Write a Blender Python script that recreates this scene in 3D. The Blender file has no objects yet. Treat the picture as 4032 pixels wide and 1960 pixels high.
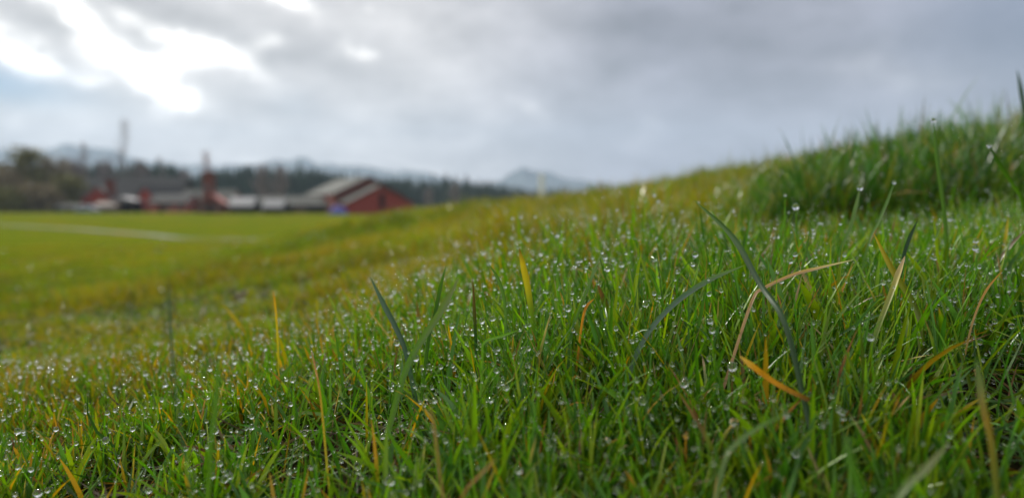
import bpy, math, random
import numpy as np
from mathutils import Vector, Matrix, Euler

S = bpy.context.scene
COL = S.collection
R = math.radians
rng = np.random.default_rng(7)
random.seed(5)

# ------------------------------------------------------------------ camera
FP = 3046.0                       # focal length in pixels of the 4032 px wide photograph
PITCH = math.atan(180 / FP)
cam_d = bpy.data.cameras.new('camera')
cam = bpy.data.objects.new('camera', cam_d)
COL.objects.link(cam)
cam.location = (0, 0, 0)
cam.rotation_euler = (R(90) - PITCH, 0, 0)
cam_d.sensor_width = 36
cam_d.lens = FP / 4032 * 36
cam_d.clip_start = 0.01
cam_d.clip_end = 20000
cam_d.dof.use_dof = True
cam_d.dof.focus_distance = 0.352
cam_d.dof.aperture_fstop = 6.0
S.camera = cam

# ------------------------------------------------------------------ exposure
S.view_settings.view_transform = 'Standard'
S.view_settings.look = 'None'
S.view_settings.exposure = 0.1
S.view_settings.gamma = 1.0
S.cycles.use_denoising = True
S.cycles.max_bounces = 10
S.cycles.transparent_max_bounces = 8
S.cycles.volume_bounces = 0
S.cycles.sample_clamp_indirect = 6
S.cycles.caustics_reflective = False
S.cycles.caustics_refractive = True

# ------------------------------------------------------------------ sun
SUN_AZ, SUN_EL = R(-30), R(34)    # azimuth from +Y towards +X
sun_d = bpy.data.lights.new('sun', 'SUN')
sun_d.energy = 4.7
sun_d.angle = R(10)
sun_d.color = (1.0, 0.96, 0.88)
sun = bpy.data.objects.new('sun', sun_d)
COL.objects.link(sun)
sd = Vector((math.sin(SUN_AZ) * math.cos(SUN_EL), math.cos(SUN_AZ) * math.cos(SUN_EL), math.sin(SUN_EL)))
sun.rotation_euler = sd.to_track_quat('Z', 'Y').to_euler()

# ------------------------------------------------------------------ world: clouded sky over a Nishita sky
W = bpy.data.worlds.new('World')
S.world = W
W.use_nodes = True
nt = W.node_tree
nt.nodes.clear()


class NB:
    """small helper for node math"""
    def __init__(self, nt): self.nt = nt
    def n(self, t, **k):
        o = self.nt.nodes.new(t)
        for a, b in k.items(): setattr(o, a, b)
        return o
    def put(self, sock, v):
        if isinstance(v, bpy.types.NodeSocket): self.nt.links.new(v, sock)
        else: sock.default_value = v
    def m(self, op, a, b=0.0, c=None, clamp=False):
        o = self.n('ShaderNodeMath', operation=op, use_clamp=clamp)
        self.put(o.inputs[0], a); self.put(o.inputs[1], b)
        if c is not None: self.put(o.inputs[2], c)
        return o.outputs[0]
    def mix(self, f, a, b):
        o = self.n('ShaderNodeMix', data_type='RGBA')
        self.put(o.inputs[0], f); self.put(o.inputs[6], a); self.put(o.inputs[7], b)
        return o.outputs[2]
    def ramp(self, f, stops, interp='LINEAR'):
        o = self.n('ShaderNodeValToRGB')
        o.color_ramp.interpolation = interp
        e = o.color_ramp.elements
        while len(e) < len(stops): e.new(0.5)
        for q, (p, c) in zip(e, stops):
            q.position = p
            q.color = (c, c, c, 1) if isinstance(c, (int, float)) else (*c, 1)
        self.put(o.inputs[0], f)
        return o.outputs[0]
    def noise(self, vec, scale, detail=3, rough=0.5, out=0, dist=0.0):
        o = self.n('ShaderNodeTexNoise')
        if vec is not None: self.put(o.inputs['Vector'], vec)
        o.inputs['Scale'].default_value = scale
        o.inputs['Detail'].default_value = detail
        o.inputs['Roughness'].default_value = rough
        o.inputs['Distortion'].default_value = dist
        return o.outputs[out]
    def smooth(self, v, lo, hi):
        o = self.n('ShaderNodeMapRange', interpolation_type='SMOOTHSTEP')
        self.put(o.inputs[0], v)
        o.inputs[1].default_value = lo; o.inputs[2].default_value = hi
        return o.outputs[0]


def build_sky():
    b = NB(nt)
    tc = b.n('ShaderNodeTexCoord')
    d = tc.outputs['Generated']
    sep = b.n('ShaderNodeSeparateXYZ'); nt.links.new(d, sep.inputs[0])
    x, y, z = sep.outputs
    az = b.m('ARCTAN2', x, y)
    el = b.m('ARCSINE', z)
    # domain warp so that cloud edges are ragged
    w1 = b.noise(d, 7.0, 5, 0.6, out=1)
    sw = b.n('ShaderNodeSeparateColor'); nt.links.new(w1, sw.inputs[0])
    azw = b.m('MULTIPLY_ADD', b.m('SUBTRACT', sw.outputs[0], 0.5), 0.09, az)
    elw = b.m('MULTIPLY_ADD', b.m('SUBTRACT', sw.outputs[1], 0.5), 0.07, el)

    def blob(px, py, rx, ry, rot=0.0, azs=None, els=None):
        u = (px - 2016) / FP; v = (800 - py) / FP
        a0 = math.atan(u); e0 = math.atan(v * math.cos(a0))
        rx, ry = rx / FP, ry / FP
        dx = b.m('SUBTRACT', azs or azw, a0); dy = b.m('SUBTRACT', els or elw, e0)
        c, s = math.cos(R(rot)), math.sin(R(rot))
        p = b.m('ADD', b.m('MULTIPLY', dx, c / rx), b.m('MULTIPLY', dy, s / rx))
        q = b.m('ADD', b.m('MULTIPLY', dx, -s / ry), b.m('MULTIPLY', dy, c / ry))
        r2 = b.m('ADD', b.m('MULTIPLY', p, p), b.m('MULTIPLY', q, q))
        return b.m('EXPONENT', b.m('MULTIPLY', r2, -1.0))

    # base grey: lighter to the left, slate to the right
    t = b.smooth(azw, -0.18, 0.22)
    base = b.mix(t, (0.60, 0.58, 0.57, 1), (0.315, 0.318, 0.372, 1))
    # soft large-scale cloud relief, stretched along the horizon
    mp = b.n('ShaderNodeMapping'); nt.links.new(d, mp.inputs[0])
    mp.inputs['Scale'].default_value = (1, 1, 2.0)
    n1 = b.noise(mp.outputs[0], 3.6, 5, 0.52)
    n2 = b.noise(mp.outputs[0], 11.0, 4, 0.55)
    rel = b.m('ADD', b.m('MULTIPLY', b.m('SUBTRACT', n1, 0.5), 1.1), b.m('MULTIPLY', b.m('SUBTRACT', n2, 0.5), 1.25))
    mul = b.m('ADD', rel, 1.0)
    vm = b.n('ShaderNodeVectorMath', operation='SCALE')
    nt.links.new(base, vm.inputs[0]); nt.links.new(mul, vm.inputs['Scale'])
    col = vm.outputs[0]
    # brighter veil at the horizon
    def add(col, f, rgb):
        v = b.n('ShaderNodeVectorMath', operation='SCALE')
        v.inputs[0].default_value = rgb; b.put(v.inputs['Scale'], f)
        w = b.n('ShaderNodeVectorMath', operation='ADD')
        nt.links.new(col, w.inputs[0]); nt.links.new(v.outputs[0], w.inputs[1])
        return w.outputs[0]
    # blue openings
    bl = b.m('MULTIPLY', blob(-60, 325, 300, 70, -6, az, el), 0.95)
    bl2 = b.m('MULTIPLY', blob(4150, 60, 420, 330, 0), 0.45)
    bl3 = b.m('MULTIPLY', blob(1170, 395, 110, 60, -10), 0.12)
    blue = b.m('ADD', b.m('ADD', bl, bl2), bl3, clamp=True)
    # bright openings in the cloud
    spots = [(330, 70, 190, 60, -35, 1.5), (40, 190, 150, 55, -38, 1.5), (160, 250, 90, 60, -20, 1.2), (560, 280, 210, 60, -28, 1.6),
             (400, 160, 120, 30, -50, .8), (640, 370, 55, 75, 15, 1.4), (380, 330, 95, 42, -10, 1.2), (620, 110, 170, 42, -28, 1.3), (850, 195, 190, 38, -22, 1.5),
             (735, 400, 34, 34, 0, 1.2), (1130, 8, 120, 36, -18, 1.6), (1030, 185, 62, 32, 10, 1.1), (700, 240, 110, 50, 0, 1.0), (1380, 190, 48, 22, -20, 1.2),
             (1455, 208, 40, 24, 0, 1.1), (1480, 50, 30, 26, 0, .35), (80, 480, 60, 45, 0, .45), (230, 430, 150, 50, -10, .3),
             (2110, 420, 110, 34, -18, .5), (2570, 500, 90, 36, -25, .3), (2500, 560, 60, 40, 0, .25), (3380, 270, 170, 55, -8, .34), (3640, 330, 190, 48, -5, .38),
             (3500, 160, 140, 50, 25, .22), (1640, 640, 150, 20, -10, .4), (900, 620, 120, 30, 0, .3), (240, 600, 100, 34, 0, .35), (1940, 640, 200, 60, 0, .22)]
    f = None
    for (px, py, rx, ry, rot, a) in spots:
        g = b.m('MULTIPLY', blob(px, py, rx, ry, rot), a * .8)
        f = g if f is None else b.m('ADD', f, g)
    n3 = b.noise(mp.outputs[0], 26.0, 5, 0.6)
    rag = b.m('ADD', b.m('MULTIPLY', b.m('SUBTRACT', n2, 0.5), 2.2), b.m('MULTIPLY', b.m('SUBTRACT', n3, 0.5), 1.2))
    f = b.m('MULTIPLY', f, b.m('MAXIMUM', b.m('ADD', rag, 1.0), 0.15))
    f = b.smooth(f, -0.1, 2.1)
    col = add(col, f, (1.3, 1.27, 1.2))
    col = add(col, blob(500, 260, 620, 240, -12, az, el), (0.13, 0.13, 0.12))
    # darker slate masses
    dk = None
    for (px, py, rx, ry, rot, a) in [(3000, 210, 620, 170, -8, 0.20), (2600, 120, 420, 110, 0, 0.10), (3000, 480, 700, 90, 0, 0.06),
                                     (3950, 320, 160, 200, 0, 0.12)]:
        g = b.m('MULTIPLY', blob(px, py, rx, ry, rot), a)
        dk = g if dk is None else b.m('ADD', dk, g)
    vm2 = b.n('ShaderNodeVectorMath', operation='SCALE')
    nt.links.new(col, vm2.inputs[0]); nt.links.new(b.m('SUBTRACT', 1.0, dk), vm2.inputs['Scale'])
    col = vm2.outputs[0]
    # an overcast sky is brighter overhead
    up = b.m('MULTIPLY_ADD', b.smooth(el, R(17), R(60)), SKY_UP, 1.0)
    vm3 = b.n('ShaderNodeVectorMath', operation='SCALE')
    nt.links.new(col, vm3.inputs[0]); nt.links.new(up, vm3.inputs['Scale'])
    col = vm3.outputs[0]
    sky = b.n('ShaderNodeTexSky', sky_type='NISHITA')
    sky.sun_disc = False
    sky.sun_elevation = SUN_EL
    sky.sun_rotation = SUN_AZ
    b1 = b.n('ShaderNodeBackground'); tint = b.n('ShaderNodeVectorMath', operation='MULTIPLY'); nt.links.new(sky.outputs[0], tint.inputs[0]); tint.inputs[1].default_value = (.50, .72, 1.0)
    nt.links.new(tint.outputs[0], b1.inputs[0]); b1.inputs[1].default_value = 0.05
    b2 = b.n('ShaderNodeBackground'); nt.links.new(col, b2.inputs[0]); b2.inputs[1].default_value = 1.0
    ms = b.n('ShaderNodeMixShader')
    nt.links.new(blue, ms.inputs[0]); nt.links.new(b2.outputs[0], ms.inputs[1]); nt.links.new(b1.outputs[0], ms.inputs[2])
    out = b.n('ShaderNodeOutputWorld'); nt.links.new(ms.outputs[0], out.inputs[0])


SKY_UP = 1.6
build_sky()
W.cycles.sampling_method = 'MANUAL'
W.cycles.sample_map_resolution = 1024


# ------------------------------------------------------------------ helpers
def tag(o, label=None, cat=None, group=None, kind=None):
    if label: o['label'] = label
    if cat: o['category'] = cat
    if group: o['group'] = group
    if kind: o['kind'] = kind
    return o


def empty(name, loc, rz=0.0, label=None, cat=None, group=None):
    o = bpy.data.objects.new(name, None)
    COL.objects.link(o)
    o.location = loc; o.rotation_euler = (0, 0, rz)
    o.empty_display_size = 0.2
    return tag(o, label, cat, group)


def np_mesh(name, V, F, mat, parent=None, col=None, smooth=False, uv=None):
    """V (n,3), F (m,k) arrays with constant k"""
    me = bpy.data.meshes.new(name)
    V = np.asarray(V, dtype=np.float32); F = np.asarray(F, dtype=np.int32)
    k = F.shape[1]
    me.vertices.add(len(V)); me.vertices.foreach_set('co', V.ravel())
    me.loops.add(F.size); me.loops.foreach_set('vertex_index', F.ravel())
    me.polygons.add(len(F))
    me.polygons.foreach_set('loop_start', np.arange(0, F.size, k, dtype=np.int32))
    me.polygons.foreach_set('loop_total', np.full(len(F), k, dtype=np.int32))
    if smooth: me.polygons.foreach_set('use_smooth', np.ones(len(F), dtype=bool))
    if col is not None:
        a = me.attributes.new('Col', 'FLOAT_COLOR', 'POINT')
        c = np.ones((len(V), 4), dtype=np.float32); c[:, :3] = col
        a.data.foreach_set('color', c.ravel())
    if uv is not None:
        a = me.attributes.new('across', 'FLOAT', 'POINT')
        a.data.foreach_set('value', np.asarray(uv, dtype=np.float32))
    me.update(calc_edges=True)
    me.materials.append(mat)
    o = bpy.data.objects.new(name, me)
    COL.objects.link(o)
    if parent: o.parent = parent
    return o


class MB:
    """collects polygons of any size and links them as one mesh"""
    def __init__(self): self.v = []; self.f = []
    def add(self, vs, fs):
        n = len(self.v); self.v += [tuple(p) for p in vs]; self.f += [tuple(n + i for i in q) for q in fs]
        return self
    def box(self, x0, x1, y0, y1, z0, z1):
        vs = [(x, y, z) for x in (x0, x1) for y in (y0, y1) for z in (z0, z1)]
        return self.add(vs, [(0, 1, 3, 2), (4, 6, 7, 5), (0, 4, 5, 1), (2, 3, 7, 6), (0, 2, 6, 4), (1, 5, 7, 3)])
    def prism(self, pts, y0, y1):
        """pts in (x, z), extruded along y"""
        n = len(pts)
        vs = [(x, y0, z) for x, z in pts] + [(x, y1, z) for x, z in pts]
        fs = [tuple(range(n)), tuple(range(2 * n - 1, n - 1, -1))]
        fs += [(i, i + n, (i + 1) % n + n, (i + 1) % n) for i in range(n)]
        return self.add(vs, fs)
    def tube(self, pts, rad, seg=7):
        pts = [Vector(p) for p in pts]
        rings = []
        for i, p in enumerate(pts):
            t = (pts[min(i + 1, len(pts) - 1)] - pts[max(i - 1, 0)]).normalized()
            a = t.orthogonal().normalized(); c = t.cross(a)
            r = rad[i] if isinstance(rad, (list, tuple)) else rad
            rings.append([p + (a * math.cos(2 * math.pi * k / seg) + c * math.sin(2 * math.pi * k / seg)) * r for k in range(seg)])
        vs = [v for r_ in rings for v in r_]
        fs = [(i * seg + k, i * seg + (k + 1) % seg, (i + 1) * seg + (k + 1) % seg, (i + 1) * seg + k) for i in range(len(pts) - 1) for k in range(seg)]
        fs += [tuple(range(seg - 1, -1, -1)), tuple(range((len(pts) - 1) * seg, len(pts) * seg))]
        return self.add(vs, fs)
    def build(self, name, mat, parent=None, bevel=0.0, smooth=False):
        me = bpy.data.meshes.new(name); me.from_pydata(self.v, [], self.f); me.update()
        me.materials.append(mat)
        if smooth:
            for p in me.polygons: p.use_smooth = True
        o = bpy.data.objects.new(name, me); COL.objects.link(o)
        if parent: o.parent = parent
        if bevel:
            m = o.modifiers.new('bevel', 'BEVEL'); m.width = bevel; m.segments = 2
        return o


def ray(px, py):
    """direction (scaled to unit depth along +Y) through a pixel of the photograph"""
    v = Vector(((px - 2016) / FP, 1.0, -(py - 980) / FP))
    c, s = math.cos(PITCH), math.sin(PITCH)
    w = Vector((v.x, v.y * c + v.z * s, -v.y * s + v.z * c))
    return w / w.y


def at(px, py, d): return ray(px, py) * d


# ------------------------------------------------------------------ materials
def mat_new(name):
    m = bpy.data.materials.new(name); m.use_nodes = True
    m.node_tree.nodes.clear()
    return m, NB(m.node_tree)


def mat_simple(name, rgb, rough=0.7, var=0.15, scale=3.0, metallic=0.0, bump=0.0, stretch=(1, 1, 1)):
    m, b = mat_new(name)
    tc = b.n('ShaderNodeTexCoord')
    mp = b.n('ShaderNodeMapping'); b.put(mp.inputs[0], tc.outputs['Object']); mp.inputs['Scale'].default_value = stretch
    n = b.noise(mp.outputs[0], scale, 5, 0.6)
    lo = tuple(c * (1 - var) for c in rgb); hi = tuple(min(1, c * (1 + var)) for c in rgb)
    c = b.ramp(n, [(0.3, lo), (0.7, hi)])
    p = b.n('ShaderNodeBsdfPrincipled'); b.put(p.inputs['Base Color'], c)
    p.inputs['Roughness'].default_value = rough; p.inputs['Metallic'].default_value = metallic
    p.inputs['Specular IOR Level'].default_value = 0.5 if rough < .5 else 0.12
    if bump:
        bp = b.n('ShaderNodeBump'); bp.inputs['Strength'].default_value = bump; b.put(bp.inputs['Height'], n)
        b.put(p.inputs['Normal'], bp.outputs[0])
    o = b.n('ShaderNodeOutputMaterial'); b.put(o.inputs[0], p.outputs[0])
    return m


def mat_grass(name, transl=0.27, rough=0.32):
    m, b = mat_new(name)
    at_ = b.n('ShaderNodeAttribute', attribute_name='Col')
    ac = b.n('ShaderNodeAttribute', attribute_name='across')
    # fine veins along the blade
    v = b.m('SINE', b.m('MULTIPLY', ac.outputs['Fac'], 22.0))
    v = b.m('MULTIPLY_ADD', v, 0.10, 1.0)
    sc = b.n('ShaderNodeVectorMath', operation='SCALE'); b.put(sc.inputs[0], at_.outputs['Color']); b.put(sc.inputs['Scale'], v)
    p = b.n('ShaderNodeBsdfPrincipled'); b.put(p.inputs['Base Color'], sc.outputs[0])
    p.inputs['Roughness'].default_value = rough
    p.inputs['Specular IOR Level'].default_value = 0.34
    t = b.n('ShaderNodeBsdfTranslucent')
    g = b.n('ShaderNodeVectorMath', operation='MULTIPLY'); b.put(g.inputs[0], sc.outputs[0]); g.inputs[1].default_value = (1.25, 1.50, 0.40)
    b.put(t.inputs['Color'], g.outputs[0])
    ms = b.n('ShaderNodeMixShader'); ms.inputs[0].default_value = transl
    b.put(ms.inputs[1], p.outputs[0]); b.put(ms.inputs[2], t.outputs[0])
    o = b.n('ShaderNodeOutputMaterial'); b.put(o.inputs[0], ms.outputs[0])
    return m


def mat_ground():
    """soil and thatch close by; the field's mown turf farther off (its own colour, patchy)"""
    m, b = mat_new('turf_ground')
    g = b.n('ShaderNodeNewGeometry')
    pos = g.outputs['Position']
    ln = b.n('ShaderNodeVectorMath', operation='LENGTH'); b.put(ln.inputs[0], pos)
    dist = ln.outputs['Value']
    soil = b.ramp(b.noise(pos, 60, 6, 0.65), [(0.3, (0.007, 0.006, 0.003)), (0.55, (0.016, 0.015, 0.006)), (0.75, (0.045, 0.034, 0.015))])
    big = b.noise(pos, 0.10, 3, 0.5)
    mid = b.noise(pos, 0.35, 5, 0.65)
    fine = b.noise(pos, 14, 5, 0.7)
    a = b.ramp(mid, [(0.30, (0.062, 0.105, 0.006)), (0.5, (0.098, 0.122, 0.008)), (0.68, (0.150, 0.125, 0.010))])
    f2 = b.ramp(big, [(0.35, (0.9, 0.98, 0.9)), (0.65, (1.12, 1.02, 1.0))])
    mu = b.n('ShaderNodeVectorMath', operation='MULTIPLY'); b.put(mu.inputs[0], a); b.put(mu.inputs[1], f2)
    fi = b.n('ShaderNodeVectorMath', operation='SCALE'); b.put(fi.inputs[0], mu.outputs[0])
    b.put(fi.inputs['Scale'], b.m('MULTIPLY_ADD', fine, 1.0, 0.5))
    k = b.smooth(dist, 0.9, 3.2)
    c = b.mix(k, soil, fi.outputs[0])
    p = b.n('ShaderNodeBsdfPrincipled'); b.put(p.inputs['Base Color'], c); p.inputs['Roughness'].default_value = 0.9
    p.inputs['Specular IOR Level'].default_value = 0.0
    bp = b.n('ShaderNodeBump'); bp.inputs['Strength'].default_value = 0.6; bp.inputs['Distance'].default_value = 0.02; b.put(bp.inputs['Height'], fine)
    b.put(p.inputs['Normal'], bp.outputs[0])
    o = b.n('ShaderNodeOutputMaterial'); b.put(o.inputs[0], p.outputs[0])
    return m


def mat_water():
    m, b = mat_new('dew_water')
    p = b.n('ShaderNodeBsdfGlass'); p.inputs['IOR'].default_value = 1.333; p.inputs['Roughness'].default_value = 0.0
    p.inputs['Color'].default_value = (1, 1, 1, 1)
    o = b.n('ShaderNodeOutputMaterial'); b.put(o.inputs[0], p.outputs[0])
    return m


def mat_siding(name, rgb, board=0.3):
    m, b = mat_new(name)
    tc = b.n('ShaderNodeTexCoord')
    sp = b.n('ShaderNodeSeparateXYZ'); b.put(sp.inputs[0], tc.outputs['Object'])
    s = b.m('FRACT', b.m('DIVIDE', b.m('ADD', sp.outputs[0], sp.outputs[1]), board))
    groove = b.smooth(s, 0.0, 0.12)
    n = b.noise(tc.outputs['Object'], 1.2, 6, 0.65)
    c = b.ramp(n, [(0.3, tuple(q * 0.8 for q in rgb)), (0.7, tuple(q * 1.15 for q in rgb))])
    c2 = b.n('ShaderNodeVectorMath', operation='SCALE'); b.put(c2.inputs[0], c); b.put(c2.inputs['Scale'], b.m('MULTIPLY_ADD', groove, 0.3, 0.7))
    p = b.n('ShaderNodeBsdfPrincipled'); b.put(p.inputs['Base Color'], c2.outputs[0]); p.inputs['Roughness'].default_value = 0.75
    o = b.n('ShaderNodeOutputMaterial'); b.put(o.inputs[0], p.outputs[0])
    return m


M_GRASS = mat_grass('grass_leaf')
M_DRY = mat_grass('dry_leaf', 0.3, 0.5)
M_GROUND = mat_ground()
M_WATER = mat_water()
M_RED = mat_siding('red_boards', (0.28, 0.036, 0.020))
M_PINK = mat_siding('pale_red_boards', (0.34, 0.10, 0.075))  # paler, pinker red than the front wing's boards
M_BRICK = mat_simple('brick_red', (0.15, 0.052, 0.036), 0.85, 0.3, 4)
M_TAN = mat_siding('tan_boards', (0.11, 0.075, 0.05))
M_ROOF = mat_simple('grey_metal_roof', (0.062, 0.065, 0.056), 0.85, 0.15, 1.0, stretch=(4, 0.3, 1))
M_ROOFD = mat_simple('dark_shingle', (0.055, 0.055, 0.052), 0.9, 0.2, 2.0)
M_WHITE = mat_simple('white_metal', (0.22, 0.225, 0.225), 0.5, 0.08, 1.0)
M_DARK = mat_simple('dark_wall_and_bay_shade', (0.012, 0.011, 0.008), 0.9, 0.2, 2)  # near-black for dark walls and doors, and for the painted shade of bays
M_GLASS = mat_simple('window_glass', (0.03, 0.035, 0.04), 0.1, 0.1, 2)
M_BLUE = mat_simple('blue_tarpaulin', (0.07, 0.08, 0.30), 0.5, 0.25, 2)
M_CAR = mat_simple('pale_blue_paint', (0.22, 0.27, 0.33), 0.3, 0.05, 2)
M_TYRE = mat_simple('rubber', (0.02, 0.02, 0.02), 0.8, 0.1, 4)
M_BARK = mat_simple('bark', (0.17, 0.15, 0.135), 0.9, 0.3, 3, stretch=(4, 4, 0.6))
M_TWIG = mat_simple('grey_twigs', (0.24, 0.21, 0.20), 0.9, 0.2, 3)
M_TWIGR = mat_simple('red_brown_twigs', (0.36, 0.24, 0.22), 0.9, 0.2, 3)
M_CONIFER = mat_simple('conifer_needles', (0.018, 0.034, 0.020), 0.85, 0.45, 0.25)
M_OLIVE = mat_simple('olive_leaves', (0.17, 0.165, 0.055), 0.8, 0.4, 0.4)
M_BROWNL = mat_simple('brown_leaves', (0.24, 0.195, 0.115), 0.8, 0.4, 0.4)
M_MOUNT = mat_simple('forested_rock', (0.030, 0.050, 0.052), 0.95, 0.5, 0.004)
M_PATH = mat_simple('gravel_path', (0.15, 0.148, 0.135), 0.85, 0.2, 2.0)
M_STONE = mat_simple('stone', (0.10, 0.075, 0.08), 0.8, 0.3, 60)
M_POST = mat_simple('white_paint', (0.78, 0.79, 0.76), 0.5, 0.05, 4)

# ------------------------------------------------------------------ terrain
# Height of the turf tops, given as where they stand in view for a set of headings (u) and distances (d)
UC = np.array([-1.3, -.66, -.33, -.2, -.12, -.045, .057, .16, .263, .33, .5, .66, 1.3])
ROWS = [
    (.05, [6000] * 13),
    (.20, [2340, 2250, 2130, 2070, 2040, 1965.0, 1955.0, 1945.0, 1935.0, 1930.0, 1910.0, 1890.0, 1850.0]),
    (.35, [1750, 1650, 1500, 1435, 1410.0, 1360.0, 1290.0, 1255.0, 1220.0, 1200.0, 1165.0, 1150.0, 1100.0]),
    (.50, [1530, 1445, 1300, 1230, 1200.0, 1145.0, 1085.0, 1015.0, 985.0, 970.0, 950.0, 940.0, 900.0]),
    (.65, [1435, 1360, 1220, 1155, 1125.0, 1065.0, 1010.0, 955.0, 935.0, 930.0, 925.0, 915.0, 880.0]),
    (.85, [1360, 1295, 1158, 1095, 1062.0, 1000.0, 945.0, 910.0, 900.0, 900.0, 895.0, 880.0, 840.0]),
    (.98, [1325, 1262, 1130, 1068, 1034.0, 965.0, 900.0, 870.0, 845.0, 805.0, 740.0, 690.0, 600.0]),
    (1.1, [1295, 1235, 1105, 1045, 1010.0, 925.0, 880.0, 845.0, 800.0, 745.0, 640.0, 590.0, 490.0]),
    (1.5, [1220, 1168, 1052, 1003.0, 952.0, 870.0, 840.0, 800.0, 750.0, 710.0, 600.0, 520.0, 400.0]),
    (2.0, [1165, 1125, 1016, 952, 902.0, 845.0, 815.0, 770.0, 720.0, 675.0, 570.0, 495.0, 370.0]),
    (3.0, [1085.0, 1062.0, 975.0, 895.0, 855.0, 810.0, 785.0, 738.0, 680.0, 642.0, 565, 500, 370]),
    (4.5, [1020, 1018, 958, 862, 830, 785, 768, 722, 672, 640, 580, 530, 420]),
    (6.0, [1000, 1000, 952, 848, 822, 779, 764, 722, 680, 655, 615, 580, 500]),
    (9.0, [980, 983, 948, 850, 828, 795, 785, 760, 730, 715, 690, 660, 600]),
    (14., [965, 970, 945, 900, 880, 850, 835, 820, 800, 790, 770, 750, 700]),
    (25., [948, 952, 942, 930, 920, 905, 890, 880, 870, 865, 860, 850, 820]),
    (40., [938, 938, 936, 930, 925, 920, 915, 910, 905, 900, 900, 895, 880]),
    (80., [872] * 13),
    (150., [835, 836] + [838] * 11),
    (300., [819] * 13),
    (6000., [801] * 13),
]


def grid_table():
    ld = np.log([r[0] for r in ROWS]); T = np.array([r[1] for r in ROWS], float)
    E = -(T - 800) / FP                                   # elevation tangent of turf tops
    gl = np.linspace(ld[0], ld[-1], 420); gu = np.linspace(-1.3, 1.3, 261)
    A = np.array([np.interp(gu, UC, e) for e in E])
    B = np.array([np.interp(gl, ld, A[:, j]) for j in range(len(gu))]).T
    def sm(B, n, ax):
        k = np.hanning(n + 2)[1:-1]; k /= k.sum()
        P = np.pad(B, [(n // 2, n // 2) if a == ax else (0, 0) for a in (0, 1)], mode='edge')
        return np.apply_along_axis(lambda v: np.convolve(v, k, 'valid'), ax, P)
    return gl, gu, sm(sm(B, 9, 0), 13, 1)


GL, GU, GT = grid_table()


def value_noise(x, y, s, seed=0):
    """smooth value noise, vectorised, on a lattice turned by a few degrees"""
    x, y = np.asarray(x, float), np.asarray(y, float)
    x, y = (x * .83 - y * .56) / s, (x * .56 + y * .83) / s
    xi = np.floor(x).astype(np.int64); yi = np.floor(y).astype(np.int64)
    fx = x - xi; fy = y - yi
    fx = fx * fx * (3 - 2 * fx); fy = fy * fy * (3 - 2 * fy)
    def h(a, b):
        n = (a * 374761393 + b * 668265263 + seed * 1442695041) & 0xffffffff
        n = ((n ^ (n >> 13)) * 1274126177) & 0xffffffff
        n = (n ^ (n >> 16)) & 0xffffffff
        return n / 4294967295.0
    return (h(xi, yi) * (1 - fx) + h(xi + 1, yi) * fx) * (1 - fy) + (h(xi, yi + 1) * (1 - fx) + h(xi + 1, yi + 1) * fx) * fy


def grass_height(x, y):
    """typical height of the sward"""
    d = np.maximum(y, 0.05); u = x / d
    tuft = np.clip((u - .22) / .2, 0, 1) * np.exp(-((np.log(d) - np.log(1.45)) / .42) ** 2)
    h = 0.032 + 0.020 * tuft + 0.016 * (value_noise(x, y, 0.11, 3) - .5) * np.clip(d / .5, .6, 1.6)
    far = np.clip((d - 6) / 30, 0, 1)
    return h * (1 - far) + 0.03 * far


def ground_z(x, y):
    x = np.asarray(x, float); y = np.asarray(y, float)
    d = np.clip(y, 0.2, 5999.); u = np.clip(x / d, -1.29, 1.29)
    a = (np.log(d) - GL[0]) / (GL[1] - GL[0]); i = np.clip(a.astype(int), 0, len(GL) - 2); fa = a - i
    c = (u - GU[0]) / (GU[1] - GU[0]); j = np.clip(c.astype(int), 0, len(GU) - 2); fc = c - j
    e = (GT[i, j] * (1 - fa) + GT[i + 1, j] * fa) * (1 - fc) + (GT[i, j + 1] * (1 - fa) + GT[i + 1, j + 1] * fa) * fc
    z = e * d - 0.037
    # low bumps of tussocky turf
    amp = np.clip(d, 0.2, 30) ** 0.8 * 0.016
    z = z + amp * (value_noise(x, y, 0.22 + 0 * d, 11) - .5) * np.clip(3 - d / 4, 0, 1) + \
        0.03 * np.clip((d - 1) / 3, 0, 1) * np.clip(3 - d / 12, 0, 1) * (value_noise(x, y, 0.9, 12) - .5) * 1.8
    return z


def build_ground():
    # fan of rows and columns, finer close to the camera, carried on behind and to the sides
    ds = np.concatenate([[-6000, -600, -60, -8, -2, -.8, -.4, -.15, 0.0, 0.1, 0.18], np.exp(np.linspace(math.log(.22), math.log(5990), 330))])
    us = np.concatenate([[-12, -4, -2.2, -1.6], np.linspace(-1.28, 1.28, 230), [1.6, 2.2, 4, 12]])
    D, U = np.meshgrid(ds, us, indexing='ij')
    dd = np.maximum(np.abs(D), 0.35)
    X = U * dd
    Z = ground_z(X, np.maximum(D, .2))
    side = np.abs(U) > 1.29
    Zs = ground_z(np.sign(U) * 1.28 * np.maximum(D, .2), np.maximum(D, .2))
    Z = np.where(side, np.where(D > 30, Z, Zs), Z)
    Z = np.where(D < .2, np.interp(D, [-6000, -8, -.4, .2], [-1.9, -.6, -.14, 1.0]) * 1.0, Z)
    z02 = ground_z(np.clip(U, -1.28, 1.28) * .35, np.full_like(U, .2))
    k = np.clip((D + .4) / .6, 0, 1)
    Z = np.where(D < .2, np.where(D > -.4, z02 * k + -.15 * (1 - k), np.interp(D, [-6000, -60, -8, -.4], [-1.9, -1.9, -.5, -.15])), Z)
    n, m = D.shape
    V = np.stack([X, D, Z], -1).reshape(-1, 3)
    I = np.arange(n * m).reshape(n, m)
    F = np.stack([I[:-1, :-1], I[:-1, 1:], I[1:, 1:], I[1:, :-1]], -1).reshape(-1, 4)
    o = np_mesh('ground', V, F, M_GROUND, smooth=True)
    tag(o, 'grassy mound falling away to a flat green field', None, None, 'structure')
    return o


build_ground()

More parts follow.
